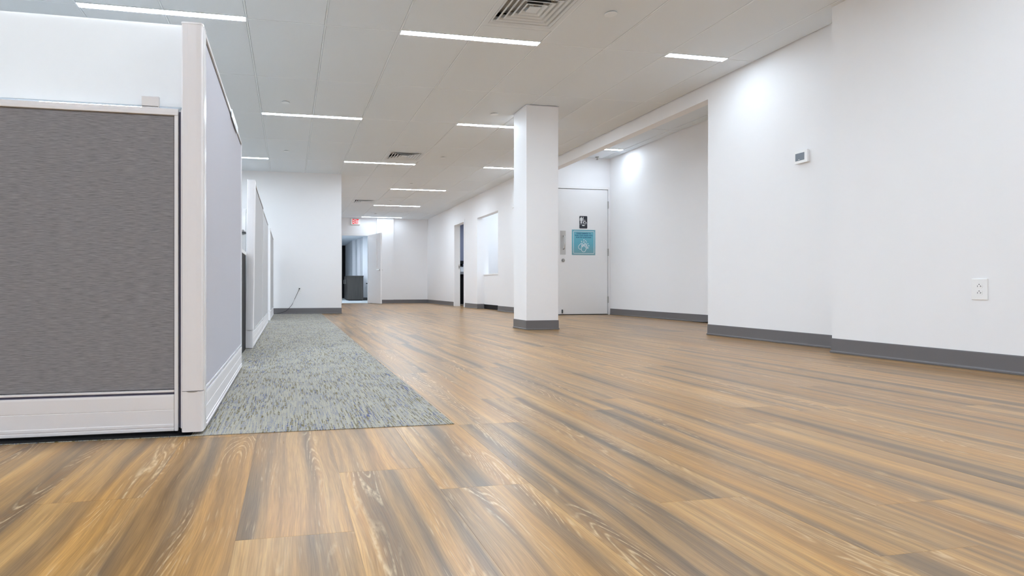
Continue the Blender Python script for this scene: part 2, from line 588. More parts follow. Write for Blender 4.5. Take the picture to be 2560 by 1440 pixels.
def tile_mesh(x0, x1, y0, y1, name='ceiling_tile', z=H, parent=ceiling):
    b = MB()
    # tegular edge: the face hangs a little below the grid
    b.bm.verts.ensure_lookup_table()
    cx, cy = (x0 + x1) / 2, (y0 + y1) / 2
    e = 0.002
    lo = [b.bm.verts.new((x, y, z)) for x, y in ((x0 + e, y0 + e), (x1 - e, y0 + e), (x1 - e, y1 - e), (x0 + e, y1 - e))]
    mi = [b.bm.verts.new((x, y, z + e)) for x, y in ((x0, y0), (x1, y0), (x1, y1), (x0, y1))]
    hi = [b.bm.verts.new((x, y, z + 0.016)) for x, y in ((x0, y0), (x1, y0), (x1, y1), (x0, y1))]
    b.bm.faces.new(lo); b.bm.faces.new(hi)
    for k in range(4):
        l = (k + 1) % 4
        b.bm.faces.new((lo[k], lo[l], mi[l], mi[k])); b.bm.faces.new((mi[k], mi[l], hi[l], hi[k]))
    bmesh.ops.translate(b.bm, verts=b.bm.verts, vec=(-cx, -cy, -z))
    o = b.build(name, M['tile'], None)
    o.location = (cx, cy, z); o.parent = parent
    return o


cols = range(-7, 8)
for k in range(-6, 11):
    y0 = TY0 + TL * k; y1 = y0 + TL
    ya, yb = max(y0, YS), min(y1, YF)
    if yb - ya < 0.03: continue
    for c in cols:
        x0 = TX0 + TW * c; x1 = x0 + TW
        xa, xb = max(x0, XW), min(x1, 4.215)
        if xb - xa < 0.02: continue
        if ya >= YB + 0.15 and xb < 0.9: continue
        if c < -5 and k > 6: continue
        s0 = 0.040 if c in lit.get(k, ()) else GAP
        s1 = 0.040 if c in lit.get(k + 1, ()) else GAP
        a, b_ = ya + (s0 if ya == y0 else 0), yb - (s1 if yb == y1 else 0)
        if (c, k) in holes:
            tile_mesh(xa + GAP, xb - GAP, a, y1 - 0.84 - GAP)
            tile_mesh(xa + GAP, xb - GAP, y1 - 0.245 + GAP, b_)
        else:
            tile_mesh(xa + GAP, xb - GAP, a, b_)
# grid bars
for c in range(-7, 9):
    x = TX0 + TW * c
    y1 = YF if x > 0.9 else YB
    if x > XW and x < 4.15:
        MB().box(x - 0.006, x + 0.006, YS, y1, H - 0.0008, H + 0.045).build('grid_bar', M['tbar'], ceiling)
for k in range(-5, 11):
    y = TY0 + TL * k
    segs = []; cur = None
    for c in cols:
        x0 = max(TX0 + TW * c, XW); x1 = min(x0 + TW, 4.215) if c > -7 else TX0 + TW * (c + 1)
        if c in lit.get(k, ()) or (y > YB and x1 < 0.9):
            if cur: segs.append(cur); cur = None
            continue
        cur = (cur[0], x1) if cur else (x0, x1)
    if cur: segs.append(cur)
    for a, b_ in segs:
        MB().box(a, b_, y - 0.006, y + 0.006, H - 0.0004, H + 0.04).build('grid_cross_bar', M['tbar'], ceiling)


def light_fixture(w, name='ceiling_light'):
    t = thing(name, (0, 0, 0), 'x', 'ceiling light', 'linear ceiling light strips')
    MB().box(0.004, w - 0.004, -0.036, 0.036, 0.012, 0.07).build('housing', M['tbar'], t)
    b = MB()
    b.box(0.004, w - 0.004, -0.0385, -0.034, 0.0, 0.03); b.box(0.004, w - 0.004, 0.034, 0.0385, 0.0, 0.03)
    b.box(0.001, 0.008, -0.0385, 0.0385, 0.0, 0.03); b.box(w - 0.008, w - 0.001, -0.0385, 0.0385, 0.0, 0.03)
    b.build('trim_frame', M['tbar'], t)
    MB().box(0.008, w - 0.008, -0.034, 0.034, 0.002, 0.010).build('light_diffuser', M['strip'], t)
    return t


proto = {2: light_fixture(TW * 2), 1: light_fixture(TW)}
used = set(); dimmed = []
for i, n, k, lb in LIGHTS:
    loc = (TX0 + TW * i, TY0 + TL * k, H - 0.005)
    if n not in used:
        used.add(n); o = proto[n]; o.location = loc; o['label'] = lb
    else:
        o = dup(proto[n], loc, lb)
    if (i, k) in ((6, 0), (4, 10), (6, -4), (4, -2), (-2, 4), (2, 4)): dimmed.append(o)


# four-way louvred air diffusers
def diffuser():
    S = 0.2975
    t = thing('ceiling_diffuser', (0, 0, 0), 'x', 'air vent', 'square ceiling air diffusers')
    b = MB()
    for a0, a1, b0, b1 in ((-S, S, -S, -0.260), (-S, S, 0.260, S), (-S, -0.260, -0.260, 0.260), (0.260, S, -0.260, 0.260)):
        b.box(a0, a1, b0, b1, -0.002, 0.008)
    b.build('frame', M['tframe'], t)
    b = MB()
    bm = b.bm
    zt, zb = 0.10, 0.0
    q = [(-0.260, -0.260), (0.260, -0.260), (0.260, 0.260), (-0.260, 0.260)]
    lo = [bm.verts.new((*p, zb)) for p in q]; hi = [bm.verts.new((*p, zt)) for p in q]
    bm.faces.new(hi)
    for k in range(4): bm.faces.new((lo[k], lo[(k + 1) % 4], hi[(k + 1) % 4], hi[k]))
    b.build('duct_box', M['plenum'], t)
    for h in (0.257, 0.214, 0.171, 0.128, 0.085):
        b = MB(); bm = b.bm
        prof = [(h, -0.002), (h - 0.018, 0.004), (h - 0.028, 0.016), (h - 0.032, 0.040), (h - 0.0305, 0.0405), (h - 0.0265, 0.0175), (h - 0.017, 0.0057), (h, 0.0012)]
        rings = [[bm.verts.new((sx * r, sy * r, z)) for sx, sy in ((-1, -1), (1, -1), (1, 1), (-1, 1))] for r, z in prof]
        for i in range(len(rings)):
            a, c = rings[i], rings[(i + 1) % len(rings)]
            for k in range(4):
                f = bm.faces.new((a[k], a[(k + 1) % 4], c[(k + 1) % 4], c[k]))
                if i in (3, 4, 5, 6): f.material_index = 1      # back faces coloured dark for the shade inside the duct
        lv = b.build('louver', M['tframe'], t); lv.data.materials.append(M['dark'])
    b = MB()
    b.prism([(-0.044, -0.044), (0.044, -0.044), (0.044, 0.044), (-0.044, 0.044)], 0.0, 0.004)
    b.box(-0.004, 0.004, -0.004, 0.004, 0.004, 0.09)
    b.build('centre_plate', M['tframe'], t)
    return t


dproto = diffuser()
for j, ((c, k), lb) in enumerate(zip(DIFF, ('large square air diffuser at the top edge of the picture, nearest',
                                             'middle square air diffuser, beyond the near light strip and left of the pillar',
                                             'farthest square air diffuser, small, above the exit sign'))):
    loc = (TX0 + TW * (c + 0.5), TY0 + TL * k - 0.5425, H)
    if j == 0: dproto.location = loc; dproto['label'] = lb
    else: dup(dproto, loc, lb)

# flat sprinkler cover plates
sp = thing('sprinkler_cover', (2.402, 3.952, H), 'round white sprinkler cover right of the large near air diffuser', 'sprinkler', 'round sprinkler covers on the ceiling')
MB().cyl((2.402, 3.952), 0.046, H - 0.010, H - 0.006, n=32).build('cover_plate', M['tbar'], sp)
MB().cyl((2.402, 3.952), 0.030, H - 0.006, H + 0.006, n=24).build('cup', M['plenum'], sp)
for x, y, lb in ((-0.04, 6.528, 'round white sprinkler cover before the second-row light strip at left'),
                 (-0.042, 8.861, 'round white sprinkler cover near the left back wall'),
                 (2.421, 8.83, 'round white sprinkler cover right of the middle air diffuser'),
                 (2.42, 6.505, 'round white sprinkler cover just left of the pillar top'),
                 (2.42, 11.22, 'round sprinkler cover before the fourth-row light strip'),
                 (2.41, 13.585, 'tiny sprinkler cover beside the farthest air diffuser'),
                 (2.41, 15.994, 'tiny farthest sprinkler cover before the exit wall')):
    dup(sp, (x, y, H), lb)


# ------------------------------------------------------------------ walls
def wall_y(name, y0, y1, x0, x1, z1, openings=(), m=None, label=None):
    """wall slab between y0 and y1 running along x; openings (xa, xb, za, zb)"""
    b = MB(); xs = x0
    for xa, xb, za, zb in sorted(openings):
        if xa > xs: b.box(xs, xa, y0, y1, 0, z1)
        if za > 0: b.box(xa, xb, y0, y1, 0, za)
        if zb < z1: b.box(xa, xb, y0, y1, zb, z1)
        xs = xb
    if xs < x1: b.box(xs, x1, y0, y1, 0, z1)
    return struct(b.build(name, m or M['wall']), label)


def wall_x(name, x0, x1, y0, y1, z1, openings=(), m=None, label=None):
    b = MB(); ys = y0
    for ya, yb, za, zb in sorted(openings):
        if ya > ys: b.box(x0, x1, ys, ya, 0, z1)
        if za > 0: b.box(x0, x1, ya, yb, 0, za)
        if zb < z1: b.box(x0, x1, ya, yb, zb, z1)
        ys = yb
    if ys < y1: b.box(x0, x1, ys, y1, 0, z1)
    return struct(b.build(name, m or M['wall']), label)


ZT = H + 0.1
wall_x('wall_left', XW - 0.12, XW, YS, YB, ZT, label='white wall left of the cubicles')
wall_y('wall_rear', YS - 0.12, YS, XW - 0.12, 4.1, ZT, label='white wall behind the viewer')
wall_y('wall_back', YB, YB + 0.14, XW - 0.12, 0.945, ZT, label='white wall behind the cubicles')
wall_x('wall_corridor', 0.80, 0.945, YB + 0.14, YF, ZT, label='white wall hidden behind the left back wall')
wall_y('wall_far', YF, YF + 0.12, 0.80, 4.35, ZT, [(1.54, 2.355, 0, 2.055)], label='white end wall with an open door and exit sign')
trim = MB().box(2.60, 3.106, YF - 0.12, YF + 0.01, 0, ZT).build('trim_far_pilaster', M['wall'])
struct(trim, 'shallow white pilaster behind the open door')
RY = dict(pass0=11.047, pass1=12.357, d0=13.32, d1=14.14)
wall_x('wall_right_far', 4.19, 4.32, 9.27, YF, ZT, [(RY['pass0'], RY['pass1'], 0, 2.055), (RY['d0'], RY['d1'], 0, 2.09)],
       label='long white right wall with a service window and a door')
wall_x('wall_right_middle', 4.22, 4.36, 3.50, 5.146, ZT, label='white wall with the thermostat')
wall_x('wall_right_near', 3.97, 4.22, YS, 3.563, ZT, label='nearest white wall at right with an outlet')
beam = MB().box(4.22, 4.345, 5.146, 9.27, 2.415, H + 0.30).build('wall_header', M['wall'])
struct(beam, 'white header beam over the washroom alcove opening')

# washroom alcove
AZ = 2.775
wall_y('wall_alcove_back', 9.27, 9.40, 4.32, 5.75, AZ + 0.1, [(4.61, 5.585, 0, 2.225)], label='white alcove wall around the washroom door')
wall_x('wall_alcove_right', 5.62, 5.75, 5.0, 9.27, AZ + 0.1, label='white alcove wall right of the washroom door')
wall_y('wall_alcove_front', 5.0, 5.14, 4.36, 5.62, AZ + 0.1, label='alcove wall hidden behind the thermostat wall')
alc = MB().box(4.22, 5.75, 5.0, 9.40, AZ + 0.05, AZ + 0.1).build('ceiling_alcove', M['slab'])
struct(alc, 'alcove ceiling of white tiles')
for (xa, xb) in ((4.33, 4.85), (4.85, 5.46), (5.46, 5.62)):
    for (ya, yb) in ((5.14, 6.19), (6.19, 7.41), (7.41, 8.63), (8.63, 9.27)):
        s0 = 0.045 if (xa < 5.3 and xb > 5.2 and ya == 8.63) else GAP
        s1 = 0.045 if (xa < 5.3 and xb > 5.2 and yb == 8.63) else GAP
        tile_mesh(xa + GAP, xb - GAP, ya + s0, yb - s1, z=AZ, parent=alc)
for x in (4.85, 5.46):
    MB().box(x - 0.0075, x + 0.0075, 5.14, 9.27, AZ + 0.007, AZ + 0.05).build('grid_bar', M['tbar'], alc)
for y in (6.19, 7.41):
    MB().box(4.33, 5.62, y - 0.0075, y + 0.0075, AZ + 0.008, AZ + 0.045).build('grid_cross_bar', M['tbar'], alc)
dimmed.append(dup(proto[1], (4.853, 8.63, AZ - 0.005), 'short light strip in the alcove above the washroom door'))

# column
pil = MB().box(2.655, 3.045, 6.10, 6.47, 0, 2.562).build('wall_pillar', M['wall'], bevel=0.003)
struct(pil, 'square white pillar standing in the room')
MB().box(2.650, 3.050, 6.095, 6.475, 2.556, 2.563).build('top_trim', M['plastic'], pil)


# cove base moulding
def cove(name, pts, side, label=None, parent=None, hgt=0.108, loop=False):
    """pts: polyline on the wall face, side = +1 when the room lies to the left of travel"""
    prof = [(0.0005, hgt), (0.003, hgt - 0.001), (0.004, hgt - 0.006), (0.0045, 0.020), (0.0052, 0.0170), (0.0095, 0.0125), (0.0105, 0.0105), (0.0100, 0.001), (0.0005, 0.001)]
    b = MB(); bm = b.bm
    P = [Vector(p) for p in pts]; n = len(P)

    def nrm(a, c):
        d = (c - a).normalized(); return Vector((-d.y, d.x)) * side
    offs = []
    for i in range(n):
        if loop:
            n0, n1 = nrm(P[i - 1], P[i]), nrm(P[i], P[(i + 1) % n])
        else:
            n0 = nrm(P[i - 1], P[i]) if i > 0 else nrm(P[i], P[i + 1])
            n1 = nrm(P[i], P[i + 1]) if i < n - 1 else n0
        mvec = (n0 + n1); mvec = mvec / mvec.dot(n0) if mvec.length > 1e-6 else n0
        offs.append(mvec)
    rings = [[bm.verts.new((p.x + o.x * d, p.y + o.y * d, z)) for d, z in prof] for p, o in zip(P, offs)]
    for i in range(n if loop else n - 1):
        a, c = rings[i], rings[(i + 1) % n]
        for k in range(len(prof)):
            l = (k + 1) % len(prof)
            bm.faces.new((a[k], a[l], c[l], c[k]))
    if not loop:
        bm.faces.new(rings[0]); bm.faces.new(rings[-1][::-1])
    o = b.build(name, M['base'], parent)
    if parent is None: struct(o, label)
    return o


cove('baseboard_right_near', [(3.97, YS), (3.97, 3.563), (4.22, 3.563)], 1, 'grey cove base along the nearest right wall')
cove('baseboard_right_middle', [(4.22, 3.57), (4.22, 5.146), (4.36, 5.146)], 1, 'grey cove base below the thermostat')
cove('baseboard_alcove', [(5.62, 5.14), (5.62, 9.27)], 1, 'grey cove base on the alcove wall')
cove('baseboard_back', [(-0.9, YB), (0.945, YB), (0.945, YB + 0.3)], -1, 'grey cove base along the left back wall')
cove('baseboard_far', [(2.40, YF), (2.60, YF), (2.60, YF - 0.12), (3.106, YF - 0.12), (3.106, YF), (4.19, YF), (4.19, RY['d1'] + 0.06)], -1, 'grey cove base along the far end wall')
cove('baseboard_right_far', [(4.19, RY['d0'] - 0.06), (4.19, RY['pass1']), (4.36, RY['pass1'])], -1, 'grey cove base between the door and the service window')
cove('baseboard_right_mid_far', [(4.32, RY['pass0']), (4.19, RY['pass0']), (4.19, 9.27), (4.60, 9.27)], -1, 'grey cove base between the service window and the alcove')
cove('base_moulding', [(2.655, 6.10), (2.655, 6.47), (3.045, 6.47), (3.045, 6.10)], 1, parent=pil, loop=True)

# loose, curling end of the alcove base
b = MB(); bm = b.bm
rows = []
for i in range(9):
    u = i / 8
    y = 7.15 - 0.42 * u
    bul = 0.02 + 0.035 * math.sin(math.pi * min(1, u * 1.15)) * u
    rows.append([bm.verts.new((5.615 - d, y, z)) for d, z in ((0.0, 0.020), (0.012 + bul * 0.5, 0.014 + 0.02 * u * u), (bul, 0.008 + 0.022 * u * u), (bul, 0.004 + 0.022 * u * u), (0.0, 0.004))])
for a, c in zip(rows, rows[1:]):
    for k in range(5):
        l = (k + 1) % 5; bm.faces.new((a[k], a[l], c[l], c[k]))
bm.faces.new(rows[0]); bm.faces.new(rows[-1][::-1])
b.build('loose_toe', M['base'], bpy.data.objects['baseboard_alcove'])

# service window: half wall, counter, bright room behind
hw = struct(MB().box(4.36, 4.46, 10.6, 12.6, 0, 0.757).box(4.36, 4.46, RY['pass1'], 12.6, 0.757, 2.2).box(4.36, 4.46, 10.2, RY['pass0'] - 0.0, 0, 2.2).build('wall_service', M['wall']), 'white half wall below the service window')
MB().box(4.352, 4.359, 11.05, 12.35, 0.001, 0.10).build('black_base', M['black'], hw, label='black base strip')
MB().box(4.33, 4.36, 10.2, RY['pass0'], 0, 2.2).build('near_return', M['wall'], hw)
MB().box(4.319, 4.361, RY['pass1'], 12.6, 0, 2.2).build('far_return', M['wall'], hw)
sill = struct(MB().box(4.345, 4.62, RY['pass0'] + 0.002, RY['pass1'] - 0.002, 0.757, 0.785).build('window_sill', M['outlet'], bevel=0.002), 'white counter ledge of the service window')
struct(MB().box(4.2, 7.1, 10.1, 10.2, 0, 2.7).build('wall_office_near', M['wall']), 'white office wall')
struct(MB().box(4.46, 7.1, 12.7, 12.8, 0, 2.7).build('wall_office_far', M['wall']), 'bright white office wall seen through the service window')
struct(MB().box(7.0, 7.1, 10.1, 12.8, 0, 2.7).build('wall_office_right', M['wall']), 'white office end wall')
struct(MB().box(4.32, 7.1, 10.1, 12.8, 2.6, 2.7).build('ceiling_office', M['tile']), 'office ceiling')
for k, y in enumerate((11.0, 11.9)):
    o = dup(proto[2], (4.75, y, 2.585), ('light strip in the office behind the service window, near one', 'light strip in the office behind the service window, far one')[k])
    dimmed.append(o)
st = thing('tape_dispenser', (4.42, 11.09, 0.785), 'small dark upright holder on the service window ledge', 'holder')
MB().box(4.40, 4.44, 11.075, 11.105, 0.785, 0.865).build('body', M['dark'], st, bevel=0.004)
MB().box(4.405, 4.435, 11.078, 11.102, 0.865, 0.885).build('slot_top', M['black'], st, bevel=0.003)

# ------------------------------------------------------------------ side door of the right wall (ajar)
d0, d1, zt = RY['d0'], RY['d1'], 2.09
b = MB()
b.box(4.175, 4.33, d0 - 0.05, d0 + 0.012, 0, zt + 0.05); b.box(4.175, 4.33, d1 - 0.012, d1 + 0.05, 0, zt + 0.05); b.box(4.175, 4.33, d0 + 0.012, d1 - 0.012, zt - 0.012, zt + 0.05)
dr = struct(b.build('door_2', M['door']), 'white side door standing ajar in the right wall')
Lf = 0.785


def oriented(bld, name, m, hinge, direction, parent, **kw):
    """mesh built in leaf coordinates: x along the leaf, y through it, z up"""
    d = Vector((direction[0], direction[1], 0)).normalized()
    R = Matrix(((d.x, -d.y, 0), (d.y, d.x, 0), (0, 0, 1))).to_4x4()
    bmesh.ops.transform(bld.bm, matrix=Matrix.Translation(hinge) @ R, verts=bld.bm.verts)
    return bld.build(name, m, parent, **kw)


MB().box(4.285, 4.322, d1 - 0.0145, d1 - 0.0118, 0.95, 1.07).build('strike_plate', M['chrome'], dr)
MB().box(4.297, 4.312, d1 - 0.0150, d1 - 0.0144, 0.985, 1.03).build('latch_hole', M['black'], dr)
hg, dv = Vector((4.345, d0 + 0.03, 0)), (0.2, 0.98)
lf = oriented(MB().box(0, Lf, -0.02, 0.02, 0.012, zt - 0.016), 'door_leaf', M['door'], hg, dv, dr, bevel=0.002)
oriented(MB().box(Lf, Lf + 0.003, -0.014, 0.014, 0.90, 1.10), 'latch_plate', M['chrome'], hg, dv, lf)
b = MB().cyl((Lf - 0.06, 1.02), 0.026, -0.06, 0.06, axis='y', n=20)
b.tube([(Lf - 0.06, 0.055, 1.02), (Lf - 0.06, 0.085, 1.02), (Lf - 0.17, 0.087, 1.02)], 0.009)
b.tube([(Lf - 0.06, -0.055, 1.02), (Lf - 0.06, -0.07, 1.02), (Lf - 0.17, -0.072, 1.02)], 0.009)
oriented(b, 'door_handle', M['chrome'], hg, dv, lf)

# dark room behind it
struct(MB().box(4.32, 7.0, 12.85, 12.95, 0, 2.6).build('wall_pantry_near', M['dark_wall']), 'pantry wall')
struct(MB().box(4.32, 7.0, 16.6, 16.7, 0, 2.6).build('wall_pantry_far', M['dark_wall']), 'blue grey pantry wall seen through the ajar door')
struct(MB().box(6.9, 7.0, 12.95, 16.6, 0, 2.6).build('wall_pantry_right', M['dark_wall']), 'pantry side wall')
dup(proto[2], (4.8, 15.2, 2.489), 'added light strip brightening the pantry behind the ajar side door')  # lamp added to lift the dark pantry
struct(MB().box(4.32, 7.0, 12.85, 16.7, 2.5, 2.6).build('ceiling_pantry', M['tile']), 'pantry ceiling')
pc = thing('counter_cabinet', (5.2, 16.2, 0), 'grey-topped black counter seen through the ajar side door', 'counter')
MB().box(4.6, 6.2, 15.85, 16.58, 0, 0.86).build('cabinet_body', M['black'], pc)
MB().box(4.58, 6.22, 15.81, 16.59, 0.86, 0.935).build('counter_top', M['counter'], pc)
bx = thing('paper_box', (5.0, 16.0, 0.935), 'small white box on the counter behind the ajar door', 'box')
MB().box(4.90, 5.03, 15.92, 16.03, 0.935, 1.06).build('box_body', M['paper'], bx, bevel=0.003)
MB().box(4.895, 5.035, 15.915, 16.035, 1.05, 1.075).build('lid', M['paper'], bx)
cp = thing('cup_stack', (5.14, 16.1, 0.935), 'white round stack of cups on the counter behind the ajar door', 'cups')
MB().cyl((5.14, 16.1), 0.045, 0.935, 1.20, n=20, r2=0.055).build('cup_body', M['paper'], cp)
MB().cyl((5.14, 16.1), 0.06, 1.19, 1.205, n=20).build('rim', M['paper'], cp)
cm = thing('coffee_maker', (5.02, 16.3, 0.935), 'black appliance behind the white box on the counter', 'appliance')
MB().box(4.90, 5.10, 16.2, 16.45, 0.935, 0.97).box(4.90, 5.10, 16.36, 16.45, 0.97, 1.25).box(4.90, 5.10, 16.2, 16.45, 1.18, 1.27).build('body', M['black'], cm, bevel=0.004)
MB().cyl((5.0, 16.28), 0.06, 0.975, 1.12, n=20, r2=0.05).build('jug', M['dark'], cm)

# ------------------------------------------------------------------ washroom door
Y0 = 9.27
b = MB()
b.box(4.565, 4.612, Y0 - 0.012, Y0 + 0.13, 0, 2.27); b.box(5.578, 5.618, Y0 - 0.012, Y0 + 0.13, 0, 2.27); b.box(4.612, 5.578, Y0 - 0.012, Y0 + 0.13, 2.222, 2.27)
wd = struct(b.build('door_1', M['door'], bevel=0.0015), 'white washroom door with a blue poster')
wl = MB().box(4.618, 5.566, Y0 - 0.008, Y0 + 0.036, 0.014, 2.212).build('door_leaf', M['door'], wd, bevel=0.0015)
MB().box(4.612, 5.578, Y0 + 0.04, Y0 + 0.12, 0.0, 2.22).build('door_stop', M['black'], wd)
MB().box(4.612, 5.578, Y0 - 0.004, Y0 + 0.12, 0.001, 0.008).build('threshold', M['dark'], wd)
yf = Y0 - 0.008
pp = MB().box(4.657, 4.762, yf - 0.002, yf, 1.058, 1.477).build('pull_plate', M['chrome'], wl, label='brushed steel plate with a D pull')
b = MB().tube([(4.722, yf, 1.155), (4.722, yf - 0.035, 1.158), (4.722, yf - 0.05, 1.18), (4.722, yf - 0.053, 1.27), (4.722, yf - 0.05, 1.36), (4.722, yf - 0.035, 1.382), (4.722, yf, 1.385)], 0.009, n=10)
b.build('door_handle', M['chrome'], pp, smooth=True)
b = MB().cyl((4.712, 0.957), 0.030, yf - 0.010, yf, axis='y', n=24).cyl((4.712, 0.957), 0.018, yf - 0.022, yf - 0.008, axis='y', n=20)
b.build('lock_cylinder', M['steel'], wl)
b = MB().box(4.684, 4.706, yf - 0.014, yf, 0.03, 0.095).box(4.688, 4.702, yf - 0.024, yf - 0.014, 0.03, 0.075)
b.build('door_stopper', M['dark'], wl, bevel=0.003)
for z0, z1 in ((1.884, 2.011), (1.043, 1.171), (0.209, 0.323)):
    MB().cyl((5.572, Y0 - 0.016), 0.010, z0, z1, n=14).build('hinge', M['steel'], wd)
# black washroom sign
ys = yf - 0.004
sg = thing('washroom_sign', (5.098, ys, 1.52), 'small black sign with a man and a wheelchair symbol on the white door', 'sign')


def rrect(x0, x1, z0, z1, r, n=5):
    pts = []
    for cx, cz, a0 in ((x1 - r, z1 - r, 0), (x0 + r, z1 - r, 90), (x0 + r, z0 + r, 180), (x1 - r, z0 + r, 270)):
        for i in range(n + 1):
            a = math.radians(a0 + 90 * i / n); pts.append((cx + r * math.cos(a), cz + r * math.sin(a)))
    return pts


X0, X1, Z0, Z1 = 5.024, 5.172, 1.522, 1.742
MB().prism(rrect(X0, X1, Z0, Z1, 0.012), ys, ys + 0.0038, 'y').build('plate', M['signblack'], sg)
def sx(px): return X0 + (px - 342) / (570 - 342) * (X1 - X0)
def sz(py): return Z1 - (py - 125) / (505 - 125) * (Z1 - Z0)
b = MB(); ya, yb = ys - 0.0012, ys
b.cyl((sx(393), sz(168)), 0.0100, ya, yb, 'y', 16)
b.prism([(sx(a), sz(c)) for a, c in ((366, 188), (420, 188), (434, 202), (434, 268), (424, 268), (424, 208), (414, 208), (414, 355), (396, 355), (396, 275), (390, 275), (390, 355), (372, 355), (372, 208), (362, 208), (362, 268), (352, 268), (352, 202))], ya, yb, 'y')
b.build('man_symbol', M['print_white'], sg)
MB().box(sx(443), sx(457), ya, yb, sz(355), sz(148)).build('divider_bar', M['print_white'], sg)


def stroke(b, pts, w, y0, y1, closed=False):
    P = [Vector(p) for p in pts]; n = len(P)
    L, R = [], []
    for i in range(n):
        a = P[i - 1] if (i > 0 or closed) else P[i]; c = P[(i + 1) % n] if (i < n - 1 or closed) else P[i]
        d = (c - a)
        d = d.normalized() if d.length > 1e-9 else Vector((1, 0))
        nn = Vector((-d.y, d.x)) * w / 2
        L.append(P[i] + nn); R.append(P[i] - nn)
    bm = b.bm
    f = [[bm.verts.new((q.x, y, q.y)) for y in (y0, y1)] for q in L]
    g = [[bm.verts.new((q.x, y, q.y)) for y in (y0, y1)] for q in R]
    for i in range(n if closed else n - 1):
        j = (i + 1) % n
        bm.faces.new((f[i][0], f[j][0], g[j][0], g[i][0]))
        bm.faces.new((f[i][1], g[i][1], g[j][1], f[j][1]))
        bm.faces.new((f[i][0], f[i][1], f[j][1], f[j][0]))
        bm.faces.new((g[i][0], g[j][0], g[j][1], g[i][1]))
    return b


b = MB().cyl((sx(497), sz(248)), 0.0062, ya, yb, 'y', 14)
cxw, czw = sx(497), sz(325)
stroke(b, [(cxw + 0.0215 * math.cos(math.radians(a)), czw + 0.0215 * math.sin(math.radians(a))) for a in range(100, 371, 15)], 0.006, ya, yb)
stroke(b, [(sx(494), sz(262)), (sx(497), sz(308)), (sx(530), sz(308)), (sx(546), sz(345)), (sx(558), sz(338))], 0.007, ya, yb)
stroke(b, [(sx(496), sz(283)), (sx(522), sz(283))], 0.005, ya, yb)
b.build('wheelchair_symbol', M['print_white'], sg)
b = MB()
for i in range(22):
    b.box(sx(350 + i * 9.6), sx(355 + i * 9.6), ya, yb, sz(389), sz(383))
b.build('braille_row', M['print_white'], sg)
text_mesh('lettering', 'MEN', 0.023, M['print_white'], sg, ((X0 + X1) / 2, ys - 0.0006, sz(427)), xs=1.05, bold=0.0012)

# blue hand washing poster
ps = thing('hand_washing_poster', (5.10, yf - 0.001, 1.054), 'square blue poster with white washing hands below the black sign', 'poster')
PX0, PX1, PZ0, PZ1 = 4.879, 5.327, 1.054, 1.500
MB().box(PX0, PX1, yf - 0.0015, yf - 0.0003, PZ0, PZ1).build('sheet', M['poster'], ps)
def qx(px): return PX0 + (px - 105) / (795 - 105) * (PX1 - PX0)
def qz(py): return PZ1 - (py - 535) / (1285 - 535) * (PZ1 - PZ0)
ya, yb = yf - 0.0024, yf - 0.0014
stroke(MB(), rrect(qx(152), qx(755), qz(1240), qz(582), 0.014), 0.007, ya, yb, closed=True).build('border_line', M['print_white'], ps)
for i, s_ in enumerate(('PLEASE REMEMBER TO', 'WASH YOUR HANDS WITH', 'SOAP FOR 20 SECONDS')):
    text_mesh('lettering', s_, 0.0265, M['print_navy'], ps, (qx(450), yf - 0.0018, qz(660 + 58 * i)), xs=1.03, bold=0.0010)
b = MB(); W = 0.0075
S = lambda pts, closed=False, w=W: stroke(b, [(qx(a), qz(c)) for a, c in pts], w, ya, yb, closed)
# left hand (back), right hand (front) with four fingers pointing up and right
S([(405, 925), (370, 945), (330, 985), (298, 1030), (300, 1075), (335, 1112), (380, 1118)])
S([(405, 925), (415, 945), (398, 965), (380, 975), (386, 990), (398, 1000)])
S([(398, 1000), (385, 1040), (380, 1090), (385, 1140), (415, 1180), (450, 1192), (490, 1180), (520, 1120), (548, 1060), (555, 1020), (540, 975), (528, 945), (505, 938), (470, 950)])
S([(398, 1000), (408, 1020), (415, 1060), (436, 1010), (446, 975), (425, 962), (414, 975), (420, 1000), (415, 1030)])
S([(470, 950), (452, 985), (462, 1035)])
S([(490, 945), (462, 1020)], w=0.006); S([(510, 945), (478, 1040)], w=0.006); S([(530, 960), (496, 1062)], w=0.006); S([(545, 985), (512, 1082)], w=0.006)
b.build('hands_drawing', M['print_white'], ps)
for cx_, cz_, r_ in ((460, 833, 0.0095), (510, 855, 0.0085), (390, 882, 0.010), (530, 893, 0.0085), (577, 948, 0.0085), (603, 1007, 0.010)):
    MB().cyl((qx(cx_), qz(cz_)), r_, ya, yb, 'y', 16).build('bubble', M['print_white'], ps)
for cx_, cz_ in ((458, 900), (572, 1068)):
    stroke(MB(), [(qx(cx_) + 0.0125 * math.cos(a * math.pi / 8), qz(cz_) + 0.0125 * math.sin(a * math.pi / 8)) for a in range(16)], 0.006, ya, yb, closed=True).build('bubble', M['print_white'], ps)

# pendant sprinkler in the alcove
sk = thing('pendant_sprinkler', (5.31, 9.17, AZ), 'hanging sprinkler head on the alcove ceiling above the washroom door', 'sprinkler')
MB().cyl((5.31, 9.17), 0.032, AZ - 0.008, AZ, n=24).build('escutcheon', M['steel'], sk)
MB().cyl((5.31, 9.17), 0.008, AZ - 0.05, AZ - 0.008, n=12).cyl((5.31, 9.17), 0.020, AZ - 0.054, AZ - 0.050, n=16).build('head', M['steel'], sk)

